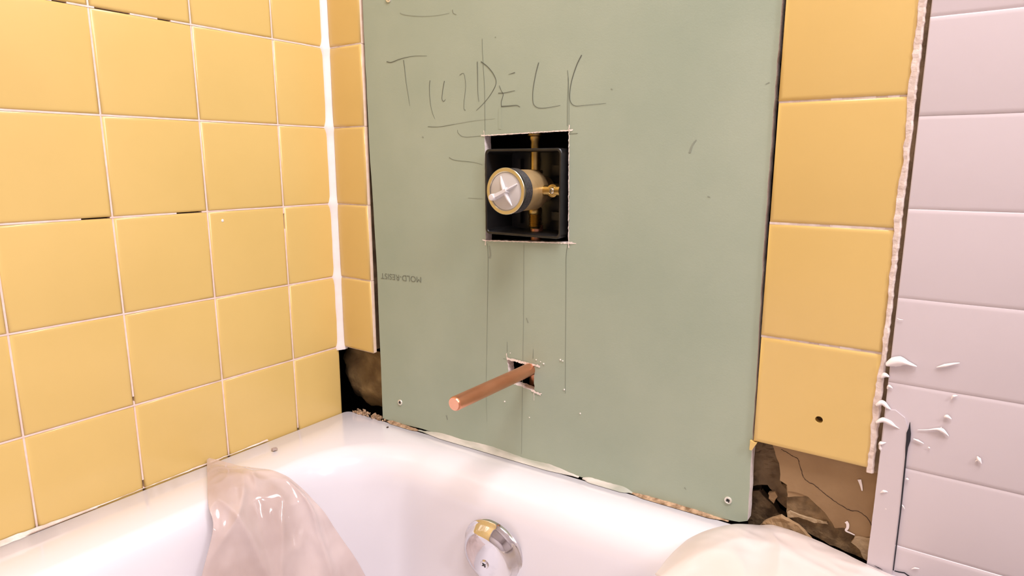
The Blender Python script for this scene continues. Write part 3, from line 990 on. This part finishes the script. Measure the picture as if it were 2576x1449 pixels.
# printed line, upside down
cu = bpy.data.curves.new('print', 'FONT')
cu.body = 'MOLD-RESIST'
cu.size = 0.0118
cu.align_x = 'LEFT'
tmp = bpy.data.objects.new('tmp_text', cu)
COL.objects.link(tmp)
bpy.context.view_layer.update()
dg = bpy.context.evaluated_depsgraph_get()
tme = bpy.data.meshes.new_from_object(tmp.evaluated_get(dg))
bpy.data.objects.remove(tmp, do_unlink=True)
xs = [v.co.x for v in tme.vertices]
ys = [v.co.y for v in tme.vertices]
tx0, tx1, ty0, ty1 = min(xs), max(xs), min(ys), max(ys)
for v in tme.vertices:
    u = (v.co.x - tx0) / (tx1 - tx0)
    w = (v.co.y - ty0) / (ty1 - ty0)
    v.co = Vector((0.1672 - 0.0790 * u, DY - 0.0003, 0.6218 - 0.0022 * u - 0.0082 * w))
tme.materials.clear()
child_of_dry(link('printed_text', tme, 'print', dry))


def wood_screw(x, z, r, parent):
    s = lathe('screw', [(r, -0.001), (r, 0.0006), (r * 0.92, 0.0012), (r * 0.55, 0.0014), (r * 0.42, 0.0008), (0.0, 0.0004)],
              out_at(x, DY, z), 'screw', parent, seg=24)
    child_of_dry(s)
    bm = bmesh.new()
    for ang in (0.5, 0.5 + PI / 2):
        bmx = bmesh.new()
        add_box(bmx, -r * 0.55, r * 0.55, -r * 0.13, r * 0.13, 0.0008, 0.0015)
        bmesh.ops.transform(bmx, matrix=out_at(x, DY, z) @ Matrix.Rotation(ang, 4, 'Z'), verts=bmx.verts[:])
        t = bpy.data.meshes.new('t')
        bmx.to_mesh(t)
        bmx.free()
        bm.from_mesh(t)
        bpy.data.meshes.remove(t)
    from_bm('screw_slot', bm, 'screw_dark', s)


for (sx, sz), sr in zip([(0.1188, 0.4301), (0.5977, 0.4280), (0.1231, 0.9854)], (0.0044, 0.0040, 0.0052)):
    wood_screw(sx, sz, sr, dry)

# caulk and dirt along the foot of the panel


def foot_strip(name, x0, x1, base, h, y, mat, seed, parent, step=0.004):
    rr = random.Random(seed)
    bm = bmesh.new()
    prev = None
    n = int((x1 - x0) / step)
    for i in range(n + 1):
        t = i / n
        x = x0 + (x1 - x0) * t
        env = min(1, 6 * t, 6 * (1 - t)) * 0.8 + 0.2
        hh = h * env * (0.75 + 0.5 * noise.noise(Vector((x * 16, seed, 0)))) + rr.uniform(-0.0003, 0.0003)
        zb = base(x)
        cur = [bm.verts.new(p) for p in ((x, y - 0.0065 * env, zb + 0.0002), (x, y - 0.0030, zb + hh * 0.35), (x, y - 0.0010, zb + hh * 0.8), (x, y, zb + hh))]
        if prev:
            for k in range(3):
                bm.faces.new((prev[k], prev[k + 1], cur[k + 1], cur[k]))
        prev = cur
    return from_bm(name, bm, mat, parent, smooth=True)


def rim_z(x):
    return TUB_Z + tilt_z(x) + 0.0005


child_of_dry(foot_strip('caulk_bead', 0.155, 0.420, rim_z, 0.0080, DY, 'old_caulk', 2, dry))
child_of_dry(foot_strip('caulk_bead', 0.425, 0.490, rim_z, 0.0060, DY, 'old_caulk', 6, dry))
child_of_dry(foot_strip('caulk_bead', 0.485, 0.600, rim_z, 0.0025, 0.004, 'debris', 9, dry))
child_of_dry(foot_strip('dirt_strip', 0.090, 0.160, rim_z, 0.0030, DY, 'debris', 14, dry))

# ------------------------------------------------------------------ crumbs and chips lying on the tub


def crumb(name, x, y, z, s, mat, label, cat, seed, group=None, flat=0.5):
    rr = random.Random(seed)
    bm = bmesh.new()
    bmesh.ops.create_icosphere(bm, subdivisions=2, radius=s)
    for v in bm.verts:
        v.co *= 1 + 0.35 * noise.noise(v.co * (1.5 / s) + Vector((seed, 0, 0)))
        v.co.z *= flat
    lo = min(v.co.z for v in bm.verts)
    for v in bm.verts:
        v.co.z -= lo
    o = from_bm(name, bm, mat, None, loc=(x, y, z))
    o.rotation_euler.z = rr.uniform(0, 6)
    return tag(o, label, cat, group)


(cx, cy), (dx, dy), (ex, ey), (fx, fy) = [(0.0388, -0.1552), (0.1088, -0.0137), (0.4216, 0.0238), (0.0342, -0.0356)]
crumb('mortar_chip', cx, cy, TUB_Z + tilt_z(cx), 0.0042, 'chip', 'small grey mortar chip on the tub ledge below the yellow tiles', 'debris', 1)
crumb('mortar_crumb', dx, dy, TUB_Z + tilt_z(dx), 0.0018, 'crack', 'tiny dark crumb on the tub corner below the green panel', 'debris', 2)
# rubble line on the tub where the wall is open beside the left corner
rr = random.Random(31)
bm = bmesh.new()
for i in range(46):
    t = rr.random()
    x = 0.018 + 0.075 * t
    y = 0.002 + rr.uniform(-0.003, 0.008)
    s = rr.uniform(0.0012, 0.0036)
    ico = bmesh.ops.create_icosphere(bm, subdivisions=1, radius=s,
                                     matrix=Matrix.Translation((x, y, TUB_Z + 0.001 + tilt_z(x))) @ Matrix.Rotation(rr.uniform(0, 3), 4, 'X'))
    for v in ico['verts']:
        v.co += Vector((rr.uniform(-1, 1), rr.uniform(-1, 1), rr.uniform(-0.6, 1.0))) * s * 0.5
rub = from_bm('plaster_crumbs', bm, 'debris')
rub['kind'] = 'stuff'
tag(rub, 'brown plaster crumbs along the tub edge in the open left corner', 'debris')

# ------------------------------------------------------------------ shower valve in its box
VX, VZ = 0.3418, 0.7436
valve = thing('shower_valve', 'brass shower valve with round white capped front in a black rough-in box', 'valve', (VX, 0.0, VZ))
vinv = Matrix.Translation((-VX, 0.0, -VZ))


def cv(o):
    o.matrix_parent_inverse = vinv
    return o


def rrect(x0, x1, z0, z1, r, n=5):
    pts = []
    for cx, cz, a0 in ((x1 - r, z1 - r, 0), (x0 + r, z1 - r, PI / 2), (x0 + r, z0 + r, PI), (x1 - r, z0 + r, 1.5 * PI)):
        for i in range(n + 1):
            a = a0 + PI / 2 * i / n
            pts.append((cx + r * math.cos(a), cz + r * math.sin(a)))
    return pts


BX0, BX1, BZ0, BZ1 = 0.2838, 0.3925, 0.6890, 0.7915
BY0, BY1 = -0.0025, 0.052
bm = bmesh.new()
levels = [(0.0, BY1), (0.0, BY0 + 0.001), (0.0008, BY0), (0.0026, BY0), (0.0034, BY0 + 0.001), (0.0040, BY1 - 0.003)]
vl = []
for ins, y in levels:
    vl.append([bm.verts.new((x, y, z)) for x, z in rrect(BX0 + ins, BX1 - ins, BZ0 + ins, BZ1 - ins, 0.006 - ins * 0.6)])
for a, b in zip(vl, vl[1:]):
    n = len(a)
    for i in range(n):
        j = (i + 1) % n
        bm.faces.new((a[i], a[j], b[j], b[i]))
bm.faces.new(vl[-1])
bm.faces.new(vl[0][::-1])
cv(autosmooth(from_bm('box', bm, 'black', valve), 40))
for (x0, x1, z0, z1) in ((0.318, 0.328, 0.768, 0.782), (0.352, 0.364, 0.760, 0.772), (0.316, 0.330, 0.697, 0.712), (0.300, 0.306, 0.700, 0.780), (0.352, 0.372, 0.706, 0.716)):
    cv(box('box_rib', x0, x1, BY1 - 0.010, BY1 - 0.003, z0, z1, 'black', valve))
body = cv(lathe('body', [(0.012, -0.048), (0.016, -0.040), (0.0185, -0.022), (0.0238, -0.014), (0.0240, 0.026), (0.0236, 0.028)], out_at(VX, 0, VZ),
                'brass_dull', valve, seg=48))
th = [(0.0250, 0.0215)]
for k in range(12):
    h = 0.0222 + k * 0.0012
    th += [(0.0250, h), (0.0257, h + 0.0006)]
th += [(0.0250, 0.0372)]
cv(lathe('threaded_collar', th, out_at(VX, 0, VZ), 'thread', valve, seg=48, angle=80))
ring = cv(lathe('ring', [(0.0256, 0.0368), (0.0263, 0.0372), (0.0263, 0.0396), (0.0258, 0.0402), (0.0222, 0.0402), (0.0214, 0.0394), (0.0214, 0.0380)],
                out_at(VX, 0, VZ), 'silver', valve, seg=64))
cap = cv(lathe('cap', [(0.0212, 0.0375), (0.0212, 0.0390), (0.0206, 0.0394), (0.0, 0.0396)], out_at(VX, 0, VZ), 'cap', valve, seg=48))
# cross ribs and pull tab of the cap
bm = bmesh.new()


def fin(bm, ang, r0, r1, h0, h1, w):
    m = out_at(VX, 0, VZ) @ Matrix.Rotation(ang, 4, 'Z')
    p = [(r0, h0), (r1 * 0.55, h0 * 0.75 + h1 * 0.25), (r1, h1)]
    prev = None
    for r, h in p:
        ww = w * (0.5 + 0.5 * h / max(h0, 1e-6))
        cur = [bm.verts.new(m @ Vector(c)) for c in ((r, -ww, 0.0393), (r, -ww * 0.5, 0.0394 + h), (r, ww * 0.5, 0.0394 + h), (r, ww, 0.0393))]
        if prev:
            for i in range(3):
                bm.faces.new((prev[i], prev[i + 1], cur[i + 1], cur[i]))
        else:
            bm.faces.new(cur)
        prev = cur
    bm.faces.new(prev[::-1])


for ang in (math.radians(112), math.radians(-62), math.radians(28)):
    fin(bm, ang, 0.0, 0.0182, 0.0050, 0.0006, 0.0016)
fin(bm, math.radians(205), -0.004, 0.0160, 0.0056, 0.0062, 0.0034)
add_lathe(bm, [(0.0040, 0.0394), (0.0040, 0.0452), (0.0033, 0.0472), (0.0, 0.0476)], 16,
          out_at(VX, 0, VZ) @ Matrix.Rotation(math.radians(205), 4, 'Z') @ Matrix.Translation((0.0165, 0, 0)))
o = from_bm('cross_rib', bm, 'cap_rib', cap)
autosmooth(o, 50)
# side stop with its screw
PX, PZ, PY = 0.3800, 0.7436, -0.001
X90 = Matrix.Rotation(math.radians(90), 4, 'Y')
cv(lathe('side_arm', [(0.0075, 0.016), (0.0060, 0.022), (0.0060, 0.038), (0.0066, 0.046)], Matrix.Translation((VX, 0.006, VZ)) @ X90, 'brass', valve, seg=20))
stop = cv(lathe('stop', [(0.0078, -0.022), (0.0078, -0.002), (0.0074, 0.0), (0.0054, 0.0004), (0.0052, 0.0014), (0.0046, 0.0018), (0.0036, 0.0010)], out_at(PX - 0.002, 0.002, PZ),
                'brass', valve, seg=24))
lathe('screw', [(0.0034, -0.001), (0.0034, 0.0016), (0.0022, 0.0026), (0.0, 0.0022)], out_at(PX - 0.002, 0.002, PZ), 'silver', stop, seg=20)
# fittings above and below
UP = lambda x, y: Matrix.Translation((x, y, 0))
FX, FY = 0.3375, 0.028
cv(lathe('upper_fitting', [(0.0068, 0.748), (0.0068, 0.762), (0.0092, 0.763), (0.0092, 0.766), (0.0060, 0.767), (0.0060, 0.786), (0.0058, 0.800),
                           (0.0072, 0.803), (0.0072, 0.806), (0.0098, 0.807), (0.0098, 0.810), (0.0076, 0.811), (0.0076, 0.840)], UP(FX, FY), 'brass', valve, seg=24))
lo_prof = [(0.0072, 0.722), (0.0086, 0.720), (0.0086, 0.714), (0.0070, 0.713)]
for k in range(7):
    lo_prof += [(0.0082, 0.712 - k * 0.0022), (0.0070, 0.7109 - k * 0.0022)]
lo_prof += [(0.0068, 0.696)]
cv(lathe('lower_fitting', lo_prof, UP(FX, FY), 'brass', valve, seg=24, angle=70))
cv(lathe('supply_pipe', [(0.0080, 0.45), (0.0080, 0.700)], UP(FX, FY + 0.004), 'copper', valve, seg=20))
cv(lathe('supply_pipe', [(0.0080, 0.838), (0.0080, 1.88)], UP(FX, FY), 'copper', valve, seg=20))
cv(lathe('side_fitting', [(0.0070, 0.044), (0.0070, 0.062), (0.0095, 0.063), (0.0095, 0.074)], Matrix.Translation((VX, 0.028, VZ)) @ X90, 'brass', valve, seg=20))
cv(lathe('supply_pipe', [(0.0045, 0.60), (0.0045, 0.725)], UP(0.409, 0.030), 'brass', valve, seg=16))

# ------------------------------------------------------------------ copper spout stub
SPX, SPZ = 0.3468, 0.5235
pipe = thing('copper_pipe', 'bare copper pipe stub sticking out of the green drywall', 'pipe', (SPX, 0.0, SPZ))
pinv = Matrix.Translation((-SPX, 0.0, -SPZ))
bm = bmesh.new()
R = 0.0080
prof = [(R, -0.055)]
for k in range(12):
    prof.append((R, -0.055 + 0.185 * (k + 1) / 12))
prof += [(R, 0.1375), (R * 0.97, 0.1395), (R * 0.86, 0.1408)]
add_lathe(bm, prof, 32, out_at(SPX, 0, SPZ), cap0=True, cap1=False)
o = autosmooth(from_bm('tube', bm, 'copper', pipe), 40)
o.matrix_parent_inverse = pinv
o = lathe('crimped_end', [(R * 0.86, 0.1408), (R * 0.66, 0.1405), (R * 0.42, 0.1390), (R * 0.22, 0.1370), (R * 0.14, 0.132), (0.0, 0.131)], out_at(SPX, 0, SPZ),
          'copper_end', pipe, seg=32, angle=70)
o.matrix_parent_inverse = pinv

# ------------------------------------------------------------------ plastic films


def surface(name, rows_, nu, nv, mat, wr_amp, wr_scale, seed, label, cat, thick=0.0003, folds=()):
    """Sheet through a grid of control points (rows of equal length), Catmull-Rom in both directions."""
    def cr(p0, p1, p2, p3, s):
        return 0.5 * ((2 * p1) + (p2 - p0) * s + (2 * p0 - 5 * p1 + 4 * p2 - p3) * s * s + (3 * p1 - p0 - 3 * p2 + p3) * s ** 3)

    def ev(pts, t):
        n = len(pts) - 1
        k = min(int(t * n), n - 1)
        s = t * n - k
        return cr(pts[max(0, k - 1)], pts[k], pts[k + 1], pts[min(n, k + 2)], s)
    rows_ = [[Vector(p) for p in r] for r in rows_]
    org = rows_[0][0].copy()
    bm = bmesh.new()
    grid = []
    for i in range(nu + 1):
        u = i / nu
        line = []
        for j in range(nv + 1):
            v = j / nv
            p = ev([ev(r, v) for r in rows_], u)
            n = noise.noise(Vector((p.x * wr_scale, p.y * wr_scale, p.z * wr_scale)) + Vector((seed, 0, 0)))
            n += 0.5 * (1 - 2 * abs(noise.noise(Vector((p.x * wr_scale * 1.7, p.y * wr_scale * 2.1, p.z * wr_scale)) + Vector((seed + 7, 0, 0)))))
            p = p + Vector((0.7, -0.3, 0.6)).normalized() * wr_amp * n
            for (u0, v0, u1, v1, wd, amp) in folds:      # a crease from (u0, v0) to (u1, v1)
                du, dv = u1 - u0, v1 - v0
                tt = ((u - u0) * du + (v - v0) * dv) / (du * du + dv * dv)
                if -0.15 < tt < 1.15:
                    tc = max(0.0, min(1.0, tt))
                    dd = math.hypot(u - u0 - du * tc, v - v0 - dv * tc)
                    p = p + Vector((0.75, -0.35, 0.55)).normalized() * amp * math.exp(-abs(dd / wd) ** 1.4) * math.sin(PI * (0.1 + 0.8 * tc))
            line.append(bm.verts.new(p - org))
        grid.append(line)
    for i in range(nu):
        for j in range(nv):
            bm.faces.new((grid[i][j], grid[i + 1][j], grid[i + 1][j + 1], grid[i][j + 1]))
    o = from_bm(name, bm, mat, None, smooth=True, loc=org)
    md = o.modifiers.new('thickness', 'SOLIDIFY')
    md.thickness = thick
    return tag(o, label, cat)


surface('plastic_film', [
    [(0.004, -0.2265, 0.4010), (0.004, -0.2275, 0.4010), (0.004, -0.2285, 0.4005), (0.004, -0.2300, 0.4000)],
    [(0.060, -0.2150, 0.4010), (0.058, -0.230, 0.404), (0.056, -0.244, 0.405), (0.056, -0.259, 0.402)],
    [(0.118, -0.1990, 0.4000), (0.104, -0.225, 0.406), (0.102, -0.255, 0.405), (0.108, -0.288, 0.397)],
    [(0.160, -0.1860, 0.3720), (0.147, -0.218, 0.384), (0.138, -0.258, 0.380), (0.128, -0.296, 0.378)],
    [(0.178, -0.1660, 0.3250), (0.168, -0.215, 0.330), (0.158, -0.262, 0.328), (0.140, -0.322, 0.330)],
    [(0.200, -0.1400, 0.2500), (0.188, -0.205, 0.252), (0.176, -0.268, 0.250), (0.154, -0.352, 0.255)],
    [(0.226, -0.1150, 0.1600), (0.212, -0.200, 0.160), (0.200, -0.272, 0.160), (0.176, -0.385, 0.165)],
], 120, 80, 'film', 0.0035, 24.0, 3, 'brownish translucent plastic film hanging over the left tub rim into the basin', 'plastic film',
    folds=((0.42, 0.10, 1.0, 0.30, 0.035, 0.010), (0.35, 0.85, 0.75, 0.60, 0.04, 0.009), (0.30, 0.45, 0.60, 0.95, 0.03, 0.006), (0.5, 0.35, 0.9, 0.7, 0.05, 0.007), (0.22, 0.2, 0.42, 0.5, 0.03, 0.005)))

surface('plastic_sheet', [
    [(0.5740, -0.1300, 0.4080), (0.5790, -0.0600, 0.4090), (0.6050, -0.0180, 0.4130), (0.6300, 0.0035, 0.4110), (0.6480, 0.0030, 0.4160), (0.6850, 0.0010, 0.4140), (0.7290, -0.0030, 0.4090), (0.7560, -0.0060, 0.4060)],
    [(0.5850, -0.1450, 0.4120), (0.5950, -0.0850, 0.4190), (0.6150, -0.0420, 0.4210), (0.6380, -0.0220, 0.4180), (0.6580, -0.0200, 0.4220), (0.6920, -0.0230, 0.4190), (0.7340, -0.0240, 0.4140), (0.7650, -0.0240, 0.4080)],
    [(0.6020, -0.1850, 0.4080), (0.6120, -0.1350, 0.4180), (0.6300, -0.0900, 0.4220), (0.6500, -0.0720, 0.4200), (0.6700, -0.0680, 0.4220), (0.7020, -0.0680, 0.4200), (0.7420, -0.0680, 0.4140), (0.7740, -0.0680, 0.4060)],
    [(0.6050, -0.2700, 0.3950), (0.6220, -0.2300, 0.4080), (0.6400, -0.2000, 0.4160), (0.6600, -0.1800, 0.4170), (0.6800, -0.1750, 0.4180), (0.7120, -0.1750, 0.4180), (0.7500, -0.1750, 0.4130), (0.7800, -0.1750, 0.3950)],
    [(0.6050, -0.4400, 0.3850), (0.6250, -0.4200, 0.4020), (0.6450, -0.4000, 0.4120), (0.6650, -0.3900, 0.4150), (0.6850, -0.3850, 0.4160), (0.7150, -0.3850, 0.4160), (0.7520, -0.3850, 0.4110), (0.7820, -0.3850, 0.3900)],
], 60, 80, 'paper', 0.0024, 26.0, 11, 'white translucent plastic sheet draped over the right rim of the tub', 'plastic sheet',
    folds=((0.15, 0.02, 0.55, 0.35, 0.05, 0.006), (0.1, 0.42, 0.6, 0.55, 0.05, 0.005), (0.3, 0.1, 0.5, 0.9, 0.05, 0.004)))

# ------------------------------------------------------------------ ceiling lamp (out of view)
lamp = thing('ceiling_lamp', 'round frosted glass lamp on the ceiling', 'lamp', (LAMP_LOC[0], LAMP_LOC[1], ROOM_Z))
linv = Matrix.Translation((-LAMP_LOC[0], -LAMP_LOC[1], -ROOM_Z))
o = lathe('base', [(0.25, ROOM_Z), (0.25, ROOM_Z - 0.02)], Matrix.Translation((LAMP_LOC[0], LAMP_LOC[1], 0)), 'lamp_metal', lamp)
o.matrix_parent_inverse = linv
o = lathe('shade', [(0.39, ROOM_Z - 0.020), (0.40, ROOM_Z - 0.030), (0.40, ROOM_Z - 0.045), (0.30, ROOM_Z - 0.058), (0.0, ROOM_Z - 0.065)],
          Matrix.Translation((LAMP_LOC[0], LAMP_LOC[1], 0)), 'lamp_glass', lamp)
o.matrix_parent_inverse = linv

vanity = thing('vanity_lamp', 'long frosted glass bar lamp on the painted right wall', 'lamp', (ROOM_X, VANITY_LOC[1], VANITY_LOC[2]))
o = box('back_plate', -0.02, 0.0, -0.48, 0.48, -0.06, 0.06, 'lamp_metal', vanity)
o = lathe('glass_bar', [(0.0, -0.46), (0.03, -0.455), (0.035, -0.44), (0.035, 0.44), (0.03, 0.455), (0.0, 0.46)],
          Matrix.Translation((-0.055, 0, 0)) @ Matrix.Rotation(math.radians(90), 4, 'X'), 'lamp_glass', vanity)
